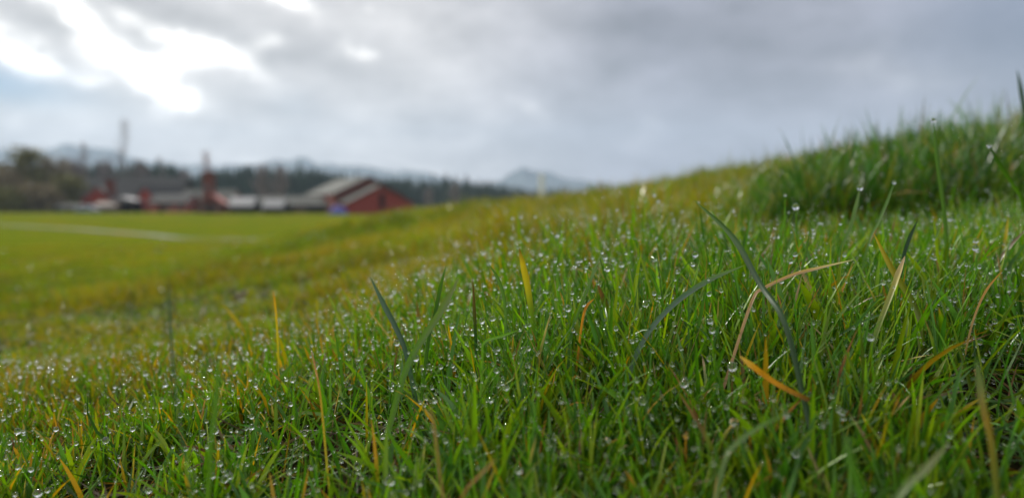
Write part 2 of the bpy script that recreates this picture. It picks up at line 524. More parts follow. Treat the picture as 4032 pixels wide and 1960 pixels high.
# ------------------------------------------------------------------ grass blades
GREENS = np.array([[.076, .195, .008], [.054, .158, .009], [.120, .240, .008], [.036, .120, .014], [.160, .240, .009], [.052, .138, .028], [.100, .185, .008]])
YELLOWS = np.array([[.260, .215, .008], [.190, .190, .008], [.360, .205, .010], [.250, .160, .014]])
DRYS = np.array([[.30, .125, .035], [.300, .210, .100], [.170, .085, .038], [.40, .20, .035], [.14, .085, .04], [.36, .27, .14]])


def blades(bx, by, bz, L, az, th0, kap, w, twist, cb, ct, seg=6, fold=True, tipc=None):
    """ribbons bent along their length; returns V, F, colour, across"""
    n = len(bx); t = np.linspace(0, 1, seg + 1)
    th = th0[:, None] + kap[:, None] * t[None, :] ** 1.3
    ds = (L / seg)[:, None]
    sx = np.concatenate([np.zeros((n, 1)), np.cumsum(np.sin((th[:, 1:] + th[:, :-1]) / 2) * ds, 1)], 1)
    sz = np.concatenate([np.zeros((n, 1)), np.cumsum(np.cos((th[:, 1:] + th[:, :-1]) / 2) * ds, 1)], 1)
    ca, sa = np.cos(az)[:, None], np.sin(az)[:, None]
    C = np.stack([bx[:, None] + sx * ca, by[:, None] + sx * sa, bz[:, None] + sz], -1)
    T = np.stack([np.sin(th) * ca, np.sin(th) * sa, np.cos(th)], -1)
    S0 = np.stack([-sa + 0 * th, ca + 0 * th, 0 * th], -1)
    N0 = np.cross(T, S0)
    tw = twist[:, None] * (0.6 + 0.8 * t[None, :])
    Sd = S0 * np.cos(tw)[..., None] + N0 * np.sin(tw)[..., None]
    N = np.cross(T, Sd)
    prof = np.clip((0.62 + 0.5 * t) * (1 - t ** 3.2) ** 0.9, 0.02, None)
    hw = (w[:, None] * prof[None, :] / 2)[..., None]
    c = cb[:, None, :] * (1 - t[None, :, None]) + ct[:, None, :] * t[None, :, None]
    if tipc is not None:
        k = np.clip((t[None, :] - tipc[1][:, None]) / 0.12, 0, 1)[..., None]
        c = c * (1 - k) + tipc[0][:, None, :] * k
    if fold:
        P = np.stack([C - Sd * hw + N * hw * .35, C, C + Sd * hw + N * hw * .35], 2)
        m = 3
    else:
        P = np.stack([C - Sd * hw, C + Sd * hw], 2)
        m = 2
    V = P.reshape(-1, 3)
    cc = np.repeat(c[:, :, None, :], m, 2).reshape(-1, 3)
    ac = np.tile(np.linspace(-1, 1, m), n * (seg + 1))
    i0 = np.arange(n)[:, None, None] * (seg + 1) * m + np.arange(seg)[None, :, None] * m + np.arange(m - 1)[None, None, :]
    F = np.stack([i0, i0 + 1, i0 + 1 + m, i0 + m], -1).reshape(-1, 4)
    return V, F, cc, ac, C


def pick(pal, n): return pal[rng.integers(0, len(pal), n)]


def make_field(name, n, dmin, dmax, power, seg, fold, wmul, label, lmul=1.0, short=0.25):
    # radial density ~ d^-power per unit area
    k = 2 - power
    r = rng.random(n)
    y = (dmin ** k + r * (dmax ** k - dmin ** k)) ** (1 / k) if abs(k) > 1e-6 else dmin * (dmax / dmin) ** r
    x = (rng.random(n) * 2 - 1) * (.80 * y + .10)
    # gather into tufts
    cs = 0.018 * np.clip(y / .4, 1, 8)
    pull = rng.random(n) * np.where(y > 1.2, .35, .75)
    gx = (np.floor(x / cs) + .5 + (value_noise(np.floor(x / cs), np.floor(y / cs), 1, 21) - .5)) * cs
    gy = (np.floor(y / cs) + .5 + (value_noise(np.floor(x / cs) + 50, np.floor(y / cs), 1, 22) - .5)) * cs
    tx, ty = x * (1 - pull) + gx * pull, y * (1 - pull) + gy * pull
    dens = value_noise(x, y, .035, 31) * .5 + value_noise(x, y, .14, 32) * .5
    dens2 = value_noise(x, y, .045, 33) * .45 + value_noise(x, y, .13, 34) * .55
    dens2 = np.where(y > 1.5, value_noise(x, y, .28, 35) * .5 + value_noise(x, y, .7, 36) * .5, dens2)
    keep = rng.random(n) < np.clip((dens2 - .28) * 4.6, np.where(y > 1.2, .50, .11), 1)
    x, y = tx[keep], ty[keep]
    n = len(x)
    z = ground_z(x, y) - 0.003
    gh = grass_height(x, y)
    L = gh * np.minimum(np.clip(rng.lognormal(0.12, .32, n), .35, 2.1), 1.55 + .5 * np.clip((x / y + .1) * 3, -1, 1)) * lmul
    hv = value_noise(x, y, .10, 51) * .4 + value_noise(x, y, .32, 52) * .6
    L = L * np.where(y > .9, .45 + 1.25 * hv, .8 + .4 * hv)
    L = L * (1 - .35 * np.clip((y - .55) / .3, 0, 1) * np.clip((-.05 - x / y) / .2, 0, 1))
    isshort = rng.random(n) < short
    L = np.where(isshort, L * .5, L)
    tall = (rng.random(n) < .018 * np.clip((x / y + .4) * 3, 0, 1)) & (y > .22) & (y < .9) & (x / y > -.35)
    L = np.where(tall, gh * (1.45 + .55 * rng.random(n)), L)
    # keep the air in front of the lens clear
    L = L * np.clip((y - .05) / .25, .45, 1.0)
    az = rng.random(n) * 2 * np.pi
    th0 = np.abs(rng.normal(.14, .30, n)); kap = np.abs(rng.normal(.35, .45, n))
    wild = rng.random(n) < .20
    th0 = np.where(wild, th0 + .6 + rng.random(n) * .4, th0)
    # leaning downhill (towards the left) a little in common
    w = rng.lognormal(math.log(.00152), .45, n) * wmul
    w = np.where(isshort, w * .7, w)
    w = np.where(tall, np.clip(w * 1.35, .0012, .0034), w)
    kap = np.where(tall, kap * .6, kap); th0 = np.where(tall, np.minimum(th0, .35), th0)
    twist = rng.normal(0, .9, n)
    # colours
    d = y; u = x / y
    pn = value_noise(x, y, .35, 41) * .55 + value_noise(x, y, .12, 42) * .45
    pf = value_noise(x, y, 1.3, 43) * .5 + value_noise(x, y, .45, 44) * .5
    pn = np.where(y > 1.6, pf, pn)
    pn = np.clip((pn - .5) * 2.6 + .5, 0, 1)
    nearg = 1 / (1 + np.exp(-(np.log(d) - math.log(.68) - .75 * np.clip(u + .1, -.45, .9)) * 5))      # 0 green near, 1 olive far
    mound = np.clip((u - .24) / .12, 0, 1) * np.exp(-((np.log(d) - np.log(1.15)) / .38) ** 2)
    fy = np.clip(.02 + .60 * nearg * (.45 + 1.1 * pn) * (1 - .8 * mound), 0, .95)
    isy = rng.random(n) < fy
    cb = np.where(isy[:, None], pick(YELLOWS, n), pick(GREENS, n))
    jit = rng.lognormal(0, .18, (n, 1)); cb = cb * jit
    # farther turf is paler, yellower green
    pal = np.array([.130, .180, .006])
    mixf = (.5 * nearg * (1 - .75 * mound))[:, None]
    cb = cb * (1 - mixf) + pal * rng.lognormal(0, .2, (n, 1)) * mixf
    och = np.clip((value_noise(x * .6, y, .55, 47) * .6 + value_noise(x, y, .2, 48) * .4 - .50) * 5, 0, 1) * nearg * (1 - mound) * (rng.random(n) < .6)
    cb = cb * (1 - .7 * och[:, None]) + np.array([.30, .205, .010]) * .7 * och[:, None]
    cb = cb * (np.where(y > 1, .45, .70) + np.where(y > 1, 1.1, .60) * np.clip(value_noise(x, y, .16, 45) * .4 + value_noise(x + y * .3, y, .6, 46) * .6, 0, 1))[:, None]
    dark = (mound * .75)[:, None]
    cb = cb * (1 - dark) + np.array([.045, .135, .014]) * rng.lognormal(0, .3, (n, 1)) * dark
    fd = .016 + .035 * nearg
    isd = rng.random(n) < fd
    cb = np.where(isd[:, None], pick(DRYS, n), cb)
    w = np.where(isd, w * .45, w)
    th0 = np.where(isd, th0 + rng.random(n) * .5, th0)
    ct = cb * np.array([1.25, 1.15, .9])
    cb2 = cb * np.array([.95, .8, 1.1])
    tipped = rng.random(n)
    tp = np.where((tipped < .07)[:, None], pick(DRYS, n), ct)
    ts = np.where(tipped < .07, .45 + rng.random(n) * .45, 2.0)
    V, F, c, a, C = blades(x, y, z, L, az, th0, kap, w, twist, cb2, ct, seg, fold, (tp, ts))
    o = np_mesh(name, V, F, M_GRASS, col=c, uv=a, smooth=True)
    tag(o, label, 'grass', None, 'stuff')
    return C, w, L, isd


C_near, w_near, L_near, dry_near = make_field('grass', 215000, .14, 1.05, .75, 6, True, 1.0,
                                              'dense wet green grass with dew close to the camera', short=.3)
C_mid, w_mid, L_mid, dry_mid = make_field('grass', 150000, .95, 3.6, 1.25, 4, False, 1.35,
                                          'softly blurred green and straw coloured grass up the mound')
make_field('grass', 110000, 3.2, 16, 1.7, 3, False, 2.6, 'out of focus yellow green grass on the crest and slope', lmul=1.15)


def tussock():
    """a clump of long dark grass on the shoulder of the mound"""
    n = 21000
    cu = rng.random(n); y = .90 + .44 * rng.random(n) ** 1.1
    u = .285 + .38 * cu + rng.normal(0, .022, n)
    x = u * y
    keep = rng.random(n) < np.clip((value_noise(x, y, .05, 61) * .6 + value_noise(x, y, .13, 62) * .4 - .2) * 3, .1, 1)
    x, y, u = x[keep], y[keep], u[keep]; n = len(x)
    z = ground_z(x, y) - .003
    edge = np.clip((u - .24) / .15, .3, 1) * (.7 + .6 * value_noise(x, y, .09, 64))
    L = .062 * rng.lognormal(0, .25, n) * edge * np.clip(1.15 - (y - 1.0) * 1.2, .7, 1.2)
    az = rng.random(n) * 2 * np.pi; th0 = np.abs(rng.normal(.1, .2, n)); kap = np.abs(rng.normal(.5, .5, n))
    w = rng.lognormal(math.log(.0024), .4, n)
    DG = np.array([[.030, .105, .009], [.020, .070, .012], [.048, .135, .009], [.085, .160, .011], [.028, .080, .024], [.16, .15, .03]])
    cb = pick(DG, n) * rng.lognormal(0, .2, (n, 1))
    isd = rng.random(n) < .03
    cb = np.where(isd[:, None], pick(DRYS, n) * .6, cb)
    V, F, c, a, C = blades(x, y, z, L, az, th0, kap, w, rng.normal(0, .9, n), cb, cb * 1.2, 5, False)
    o = np_mesh('grass_tussock', V, F, M_GRASS, col=c, uv=a, smooth=True)
    tag(o, 'dark clump of longer grass on the shoulder of the mound', 'grass', None, 'stuff')
    return C


C_tus = tussock()


def thatch():
    n = 26000
    y = (.13 ** 1.4 + rng.random(n) * (1.3 ** 1.4 - .13 ** 1.4)) ** (1 / 1.4)
    x = (rng.random(n) * 2 - 1) * (.8 * y + .1)
    z = ground_z(x, y) + rng.random(n) * .008
    L = .012 + rng.random(n) * .028
    az = rng.random(n) * 2 * np.pi
    th0 = 1.0 + rng.random(n) * .5; kap = rng.normal(0, .5, n)
    w = .0006 + rng.random(n) * .0012
    q = rng.random(n)[:, None]
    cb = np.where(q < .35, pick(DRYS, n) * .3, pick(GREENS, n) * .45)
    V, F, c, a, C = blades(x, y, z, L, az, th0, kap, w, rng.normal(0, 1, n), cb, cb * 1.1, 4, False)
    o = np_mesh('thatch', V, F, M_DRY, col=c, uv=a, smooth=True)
    tag(o, 'dead stems and moss lying between the wet blades', 'thatch', None, 'stuff')


thatch()

# ------------------------------------------------------------------ single blades that stand out
GREEN, DGREEN, BGREEN, OLIVE = (.075, .165, .014), (.022, .060, .014), (.12, .26, .018), (.13, .16, .025)
BLUEG, STRAW, ORANGE, YEL, BROWN, PALE = (.065, .120, .075), (.42, .25, .12), (.50, .20, .018), (.48, .33, .015), (.12, .06, .02), (.13, .20, .06)
HERO_TIPS = []
HEROES = []


def hero(pts, d0, d1, wpx, cols, name, label, cat='grass blade', flat=.9, droop=True, drop=0.0):
    """pts: tip first; wpx width in photo pixels; cols: colours from tip to base; the foot is carried on into the turf"""
    P = [at(px, py, d0 + (d1 - d0) * i / (len(pts) - 1)) for i, (px, py) in enumerate(pts)]
    if droop:
        dirn = (P[-1] - P[-2]).normalized()
        dirn = (dirn + Vector((0, 0, -.9))).normalized()
        q = P[-1].copy(); k = 0
        while q.z > float(ground_z(q.x, q.y)) - .004 and k < 40:
            q = q + dirn * .004; k += 1
        if k > 1: P.append(P[-1] * .5 + q * .5); P.append(q)
    P = [np.array(p) for p in P]
    # Catmull-Rom through the points
    Q = [2 * P[0] - P[1]] + P + [2 * P[-1] - P[-2]]
    pts3 = []
    for i in range(1, len(Q) - 2):
        for s in np.linspace(0, 1, 8, endpoint=False):
            p0, p1, p2, p3 = Q[i - 1], Q[i], Q[i + 1], Q[i + 2]
            pts3.append(.5 * (2 * p1 + (p2 - p0) * s + (2 * p0 - 5 * p1 + 4 * p2 - p3) * s * s + (3 * p1 - p0 - 3 * p2 + p3) * s ** 3))
    pts3.append(Q[-2]); C = np.array(pts3); n = len(C)
    t = np.linspace(0, 1, n)
    T = np.gradient(C, axis=0); T /= np.linalg.norm(T, axis=1)[:, None]
    view = C / np.linalg.norm(C, axis=1)[:, None]
    Sd = np.cross(T, view); Sd /= np.linalg.norm(Sd, axis=1)[:, None]
    N = np.cross(T, Sd)
    ang = (1 - flat) * 1.2 + .25 * np.sin(t * 3)
    Sd, N = Sd * np.cos(ang)[:, None] + N * np.sin(ang)[:, None], N * np.cos(ang)[:, None] - Sd * np.sin(ang)[:, None]
    hw = wpx / FP * (d0 + d1) / 2 / 2 * np.clip((t / .22) ** .75, .05, 1) * (1 - .3 * t)
    hw = hw[:, None]
    cols = np.array(cols); cs = np.linspace(0, 1, len(cols))
    col = np.stack([np.interp(t, cs, cols[:, k]) for k in range(3)], 1)
    offs = [-1, -.5, 0, .5, 1]
    V = np.stack([C + Sd * hw * o_ + N * hw * .4 * abs(o_) for o_ in offs], 1).reshape(-1, 3)
    m = 5
    cc = np.repeat(col, m, 0); ac = np.tile(np.linspace(-1, 1, m), n)
    I = np.arange(n * m).reshape(n, m)
    F = np.stack([I[:-1, :-1], I[:-1, 1:], I[1:, 1:], I[1:, :-1]], -1).reshape(-1, 4)
    o = np_mesh(name, V - C[-1], F, M_GRASS if name == 'grass_blade' else M_DRY, col=cc, uv=ac, smooth=True)
    o.location = C[-1]
    tag(o, label, cat)
    HEROES.append((C, label))
    if drop: HERO_TIPS.append((C[0], drop, label))
    return C


GB, DB = 'grass_blade', 'dry_grass_blade'
hero([(2735, 790), (2883, 929), (2990, 1110), (3094, 1278)], .36, .29, 26, [GREEN, DGREEN, DGREEN, DGREEN], GB,
     'thick dark green blade slanting down to the right across the straw blade')
hero([(3362, 1022), (3219, 1056), (3123, 1082), (3008, 1135), (2960, 1190)], .36, .33, 15, [(.55, .46, .32), STRAW, STRAW, STRAW, BROWN], DB,
     'long pale straw blade arching over the green grass', 'dry grass blade')
hero([(2912, 1400), (2979, 1451), (3064, 1511), (3186, 1574)], .27, .27, 27, [(.55, .33, .12), ORANGE, (.42, .17, .03), BROWN], DB,
     'broad orange dead blade lying across a dark gap', 'dry grass blade', droop=False)
hero([(2931, 1044), (2787, 1106), (2644, 1207), (2529, 1350)], .34, .32, 24, [PALE, BLUEG, BLUEG, BLUEG], GB,
     'long curved grey green blade bowing over to the right')
hero([(2043, 974), (2059, 1038), (2079, 1130), (2092, 1215), (2099, 1310)], .35, .35, 28, [BROWN, YEL, (.40, .32, .02), (.14, .20, .015), GREEN, GREEN, GREEN], GB,
     'upright blade with a bright yellow top and brown tip')
hero([(1807, 1092), (1739, 1222), (1608, 1437)], .33, .31, 30, [OLIVE, GREEN, (.09, .15, .02)], GB,
     'broad green blade leaning right across its neighbours')
hero([(1757, 1044), (1735, 1130), (1715, 1230), (1690, 1330)], .34, .34, 17, [GREEN, DGREEN, GREEN], GB,
     'slim upright dark blade crossing behind the broad leaning one')
hero([(1458, 1092), (1512, 1198), (1560, 1290), (1600, 1390)], .37, .35, 24, [BLUEG, (.035, .075, .045), (.035, .075, .04)], GB,
     'dull blue green blade slanting down to the right')
hero([(1861, 1094), (1869, 1230), (1873, 1317)], .35, .35, 15, [BROWN, DGREEN, DGREEN], GB,
     'straight dark blade with a brown pointed tip')
hero([(1919, 1030), (1967, 1110), (1991, 1210), (1991, 1333)], .36, .35, 15, [GREEN, GREEN, DGREEN], GB,
     'tall thin blade bowing left at its tip beside the yellow topped one')
hero([(2370, 992), (2342, 1060), (2314, 1138), (2223, 1381)], .35, .34, 15, [PALE, GREEN, DGREEN], GB,
     'stiff round stem leaning right with drops along it', drop=.0008)
hero([(864, 1395), (850, 1600), (828, 1827)], .22, .215, 24, [GREEN, GREEN, OLIVE], GB,
     'tall blurred yellow green blade near the lower left', drop=.0)
hero([(665, 1075), (672, 1300), (701, 1616), (754, 1950)], .235, .20, 12, [DGREEN, DGREEN, GREEN, GREEN], GB,
     'very tall blurred dark blade rising in front of the dewy turf')
hero([(3675, 474), (3694, 647), (3722, 865)], .46, .45, 18, [GREEN, GREEN, BGREEN], GB,
     'tallest blade against the dark tussock with a drop at its tip', drop=.0014)
hero([(3387, 737), (3372, 810), (3348, 899), (3310, 990)], .46, .45, 17, [PALE, GREEN, GREEN], GB,
     'kinked green blade holding a drop before the dark tussock', drop=.0017)
hero([(3521, 717), (3495, 790), (3460, 871), (3420, 960)], .47, .45, 12, [GREEN, GREEN, GREEN], GB,
     'slender blade leaning right with a drop on its end', drop=.0011)
hero([(3091, 767), (3091, 899), (3095, 985)], .46, .46, 9, [BGREEN, GREEN, GREEN], GB,
     'needle thin upright blade beside the dark tussock', drop=.0008)
hero([(3133, 812), (3137, 880), (3140, 960)], .45, .45, 9, [GREEN, GREEN, GREEN], GB,
     'hair thin stalk bearing a round drop', drop=.0019)
hero([(3896, 572), (3930, 635), (3985, 720), (4030, 800)], .5, .5, 17, [DGREEN, GREEN, DGREEN], GB,
     'dark blade leaning left near the right edge with a drop on its tip', drop=.0014)
hero([(2047, 1297), (1980, 1322), (1907, 1349), (1900, 1420)], .31, .31, 12, [BGREEN, BGREEN, PALE], GB,
     'small bright green blade bent over sideways', drop=.0006)
hero([(3327, 1700), (3350, 1800), (3400, 1990)], .18, .175, 42, [GREEN, (.07, .19, .014), (.07, .19, .014)], GB,
     'wide out of focus green blade at the bottom')
hero([(3738, 1743), (3640, 1850), (3527, 1975)], .20, .195, 30, [(.2, .2, .08), PALE, GREEN], GB,
     'pale out of focus blade slanting to the right at the bottom')
hero([(3843, 1405), (3858, 1500), (3872, 1600), (3905, 1740)], .23, .22, 30, [GREEN, OLIVE, (.30, .19, .02), OLIVE, GREEN], GB,
     'blurred green blade with an orange streak near the right edge')
hero([(3096, 1627), (2990, 1680), (2885, 1759), (2850, 1830)], .225, .215, 20, [GREEN, PALE, PALE], GB,
     'pale green blade arching left above the shaded bottom grass', drop=.001)
hero([(3614, 865), (3585, 930), (3558, 1013), (3547, 1119)], .4, .4, 16, [DGREEN, (.02, .05, .03), (.02, .05, .03)], GB,
     'dark bluish blade curving to the right')
hero([(3563, 1008), (3540, 1070), (3513, 1147), (3446, 1326)], .36, .34, 24, [(.45, .3, .16), (.3, .27, .04), GREEN, GREEN], GB,
     'broad blade with a withered tan tip')
hero([(3440, 918), (3513, 1058), (3608, 1214), (3625, 1330)], .37, .35, 27, [YEL, OLIVE, OLIVE, GREEN], GB,
     'broad olive blade running down to the right below its yellow tip')
hero([(4005, 275), (4022, 360), (4040, 480), (4050, 560)], .8, .82, 17, [DGREEN, DGREEN, DGREEN], GB,
     'tall dark blade standing above the mound at the right edge')
hero([(2795, 820), (2850, 905), (2900, 1000)], .4, .4, 10, [BGREEN, GREEN, GREEN], GB,
     'fine bright blade running beside the thick dark one')
hero([(3190, 905), (3172, 1000), (3150, 1110)], .38, .38, 12, [GREEN, GREEN, GREEN], GB,
     'upright green blade crossing the pale straw blade')
hero([(2340, 1175), (2308, 1210), (2290, 1290)], .34, .34, 12, [ORANGE, ORANGE, OLIVE], DB,
     'short orange brown blade beside the stiff stem', 'dry grass blade')
hero([(1075, 1140), (1085, 1210), (1092, 1300)], .42, .42, 10, [ORANGE, YEL, OLIVE], DB,
     'thin amber blade standing among the left hand drops', 'dry grass blade')
hero([(3950, 1060), (3880, 1150), (3830, 1270)], .33, .33, 9, [ORANGE, STRAW, OLIVE], DB,
     'thin rust coloured bent stalk near the right edge', 'dry grass blade')
hero([(1220, 1355), (1240, 1440), (1262, 1560)], .30, .28, 8, [BROWN, ORANGE, YEL, GREEN], DB,
     'orange brown blade among the wet grass left of centre', 'dry grass blade')
hero([(1960, 1800), (1890, 1870), (1815, 1965)], .215, .21, 11, [STRAW, (.3, .12, .03), BROWN], DB,
     'rust brown stalk leaning right at the bottom', 'dry grass blade')
hero([(1690, 1570), (1712, 1700), (1730, 1850), (1745, 1960)], .23, .22, 11, [(.3, .16, .06), (.26, .13, .05), BROWN], DB,
     'long brown stalk standing among the bottom grass', 'dry grass blade')

# ------------------------------------------------------------------ dew drops


def drop_mesh(sub):
    import bmesh
    bm = bmesh.new(); bmesh.ops.create_icosphere(bm, subdivisions=sub, radius=1.0)
    for v in bm.verts:
        if v.co.z > 0: v.co.z *= 1.0 + .12 * v.co.z
        v.co.z *= .97
    me = bpy.data.meshes.new('dew_drop'); bm.to_mesh(me); bm.free()
    for p in me.polygons: p.use_smooth = True
    me.materials.append(M_WATER)
    return me


def dewy(P):
    """dew lies thick on the green turf, thinly on the drier yellow slope"""
    d = np.maximum(P[:, 1], .05); u = P[:, 0] / d
    return 1 - .88 / (1 + np.exp(-(np.log(d) - math.log(.80) - .85 * np.clip(u + .1, -.45, .9)) * 7))


def collect_drops():
    out = []
    n = len(C_near)
    tip = C_near[:, -1]; d = tip[:, 1]
    dens = value_noise(tip[:, 0], tip[:, 1], .12, 77)
    p = (.10 + .60 * dens ** 1.5) * np.clip(d / .3, .4, 1) * dewy(tip)
    sel = np.where((rng.random(n) < p) & (d > .12))[0]
    for i in sel:
        r = float(np.clip(rng.lognormal(math.log(.00056), .45), .00026, .0016))
        out.append((tip[i] - np.array([0, 0, r * .5]), r))
    # small beads along the blades
    m = 40000
    i = rng.integers(0, n, m); k = rng.integers(3, 6, m); f = rng.random(m)
    P = C_near[i, k] * (1 - f[:, None]) + C_near[i, np.minimum(k + 1, 6)] * f[:, None]
    rr = np.clip(rng.lognormal(math.log(.00030), .45, m), .00014, .0011)
    out += [(P[q] + np.array([rng.normal(0, .0004), -.0006, rr[q] * .3]), float(rr[q])) for q in range(m)]
    # the tussocks farther up carry dew too
    n = len(C_mid); tip = C_mid[:, -1]
    sel = np.where((rng.random(n) < .36 * np.exp(-np.maximum(tip[:, 1] - 1, 0) / .5) * np.clip(1.1 + tip[:, 0] / tip[:, 1] * 1.5, .1, 2) * dewy(tip) * 1.3))[0]
    for i in sel:
        out.append((tip[i], float(np.clip(rng.lognormal(math.log(.00072), .38), .0004, .0016))))
    tip = C_tus[:, -1]
    for i in np.where(rng.random(len(tip)) < .14)[0]:
        out.append((tip[i], float(np.clip(rng.lognormal(math.log(.00070), .38), .0004, .0015))))
    return out


drops = collect_drops()
drops = [(np.array(c, float), float(r)) for c, r in drops if np.linalg.norm(c) > .13]
# which of them show largest and are not hidden
bpy.context.view_layer.update()
dg = bpy.context.evaluated_depsgraph_get()


def shows(c, r):
    c = Vector(c)
    rr = c / c.y
    c2, s2 = math.cos(PITCH), math.sin(PITCH)
    v = Vector((c.x, c.y * c2 - c.z * s2, c.y * s2 + c.z * c2))
    px, py = 2016 + FP * v.x / v.y, 980 - FP * v.z / v.y
    if not (5 < px < 4027 and 5 < py < 1955): return False
    hit, loc, *_ = S.ray_cast(dg, Vector((0, 0, 0)), c.normalized(), distance=c.length - r * 1.2)
    return not hit


size = np.array([r / max(c[1], .12) for c, r in drops])
order = np.argsort(-size)
chosen, vis_tried = [], 0
for i in order[:9000]:
    c, r = drops[i]
    if shows(c, r): chosen.append(i)
    if len(chosen) >= 300 - len(HERO_TIPS): break
DM = drop_mesh(4)
DL = [('large clear dew drop on a blade in the near blurred grass', lambda c: c[1] < .28),
      ('clear dew drop sparkling on a grass blade in the sharp band', lambda c: c[1] < .6),
      ('soft bright dew drop on the grass behind the sharp band', lambda c: True)]


def near_hero():
    """the drop that lies closest to each single blade is named after it"""
    out = {}
    Cc = np.array([drops[i][0] for i in chosen]); Sc = Cc[:, [0, 2]] / Cc[:, [1]]
    for C, label in HEROES:
        h = C[: len(C) * 2 // 3]; hs = h[:, [0, 2]] / h[:, [1]]
        dd = np.linalg.norm(Sc[:, None] - hs[None], axis=2).min(1)
        for k in np.argsort(dd)[:6]:
            i = chosen[k]
            if i in out or dd[k] > .03: continue
            lab = 'dew drop close beside the ' + label
            if len(lab.split()) <= 16: out[i] = lab
            break
    return out


NEARH = near_hero()
for i in chosen:
    c, r = drops[i]
    o = bpy.data.objects.new('dew_drop', DM); COL.objects.link(o)
    o.location = c
    s = r
    o.scale = (s * random.uniform(.92, 1.08), s * random.uniform(.92, 1.08), s * random.uniform(.9, 1.12))
    o.rotation_euler = (random.uniform(-.5, .5), random.uniform(-.5, .5), random.uniform(0, 6))
    lab = NEARH.get(i) or next(l for l, f in DL if f(c))
    tag(o, lab, 'dew drop', 'dew drops on the grass')
for (c, r, lab) in HERO_TIPS:
    o = bpy.data.objects.new('dew_drop', DM); COL.objects.link(o)
    o.location = Vector(c) - Vector((0, 0, r * .2)); o.scale = (r, r, r * 1.08)
    words = lab.replace(' with a drop at its tip', '').replace(' with a drop on its end', '').replace(' with a drop on its tip', '')
    words = words.replace(' beside the yellow topped one', '').replace('against the dark tussock', '').replace(' near the right edge', '').replace(' holding a drop', '').replace(' bearing a round drop', '').replace(' with drops along it', '')
    words = ' '.join(('dew drop on the tip of the ' + ' '.join(words.split())).split()[:16])
    tag(o, words, 'dew drop', 'dew drops on the grass')


def dew_rest():
    skip = set(chosen)
    rest = [drops[i] for i in range(len(drops)) if i not in skip]
    big = drop_mesh(3 if False else 2)
    nv = len(big.vertices); co = np.empty(nv * 3, np.float32); big.vertices.foreach_get('co', co); co = co.reshape(-1, 3)
    F = np.array([list(p.vertices) for p in big.polygons], np.int32)
    C = np.array([c for c, r in rest]); r = np.array([r for c, r in rest])
    sc = r[:, None] * (1 + rng.normal(0, .06, (len(r), 3)))
    V = (co[None] * sc[:, None, :] + C[:, None, :]).reshape(-1, 3)
    FF = (F[None] + (np.arange(len(r)) * nv)[:, None, None]).reshape(-1, 3)
    o = np_mesh('dew', V, FF, M_WATER, smooth=True)
    tag(o, 'countless tiny dew beads scattered over the grass blades', 'dew', None, 'stuff')


dew_rest()

# ------------------------------------------------------------------ small things on the mound
p = at(2132, 772, 8.2)
pz = float(ground_z(p.x, 8.2))
post = empty('marker_post', (p.x, 8.2, pz - .02), 0, 'short white post standing on the grassy skyline', 'post')
hh = at(2132, 686, 8.2).z - pz + .02
MB().tube([(0, 0, 0), (0, 0, hh - .012), (0, 0, hh)], [.027, .027, .02], 12).build('post_body', M_POST, post)
MB().tube([(0, 0, hh), (0, 0, hh + .008)], [.025, .02], 12).build('cap', M_WHITE, post)

q = at(955, 1155, 1.15)
qz = float(ground_z(q.x, q.y))
import bmesh
bm = bmesh.new(); bmesh.ops.create_icosphere(bm, subdivisions=3, radius=.012)
for v in bm.verts:
    k = 1 + .35 * math.sin(v.co.x * 260 + 1) * math.cos(v.co.y * 200) + .1 * math.sin(v.co.z * 500)
    v.co = Vector((v.co.x * 1.2 * k, v.co.y * k, v.co.z * .75 * k))
me = bpy.data.meshes.new('stone'); bm.to_mesh(me); bm.free(); me.materials.append(M_STONE)
for f_ in me.polygons: f_.use_smooth = True
o = bpy.data.objects.new('stone', me); COL.objects.link(o); o.location = (q.x, q.y, qz + .010)
tag(o, 'small dark purplish stone lying in the blurred grass', 'stone')


# ------------------------------------------------------------------ path
def build_path():
    pts = [(-1500, 870), (-700, 874), (0, 886), (300, 902), (600, 925), (930, 945), (1150, 962)]
    C = []
    for px, py in pts:
        r_ = ray(px, py)
        lo, hi = 12.0, 400.0
        best = None
        ds = np.exp(np.linspace(math.log(14), math.log(300), 500))
        z = ground_z(r_.x * ds, ds) - r_.z * ds
        idx = np.where((z[:-1] < 0) & (z[1:] >= 0))[0]
        d = ds[idx[-1]] if len(idx) else ds[np.argmin(np.abs(z))]
        C.append((r_.x * d, d))
    C = np.array(C)
    # resample
    t = np.linspace(0, len(C) - 1, 120)
    X = np.interp(t, np.arange(len(C)), C[:, 0]); Y = np.interp(t, np.arange(len(C)), C[:, 1])
    for _ in range(12):
        X[1:-1] = (X[:-2] + X[1:-1] * 2 + X[2:]) / 4; Y[1:-1] = (Y[:-2] + Y[1:-1] * 2 + Y[2:]) / 4
    dx, dy = np.gradient(X), np.gradient(Y); L = np.hypot(dx, dy); nx, ny = -dy / L, dx / L
    hw = PATH_W / 2
    rows = []
    for s in np.linspace(-1, 1, 7):
        x, y = X + nx * hw * s, Y + ny * hw * s
        rows.append(np.stack([x, y, ground_z(x, y) + .03], 1))
    V = np.stack(rows, 1).reshape(-1, 3)
    I = np.arange(120 * 7).reshape(120, 7)
    F = np.stack([I[:-1, :-1], I[:-1, 1:], I[1:, 1:], I[1:, :-1]], -1).reshape(-1, 4)
    o = np_mesh('path', V, F, M_PATH, smooth=True)
    tag(o, 'pale gravel path crossing the field', None, None, 'structure')


PATH_W = .75
build_path()


# ------------------------------------------------------------------ farm buildings
def gz(x, y): return float(ground_z(x, y))


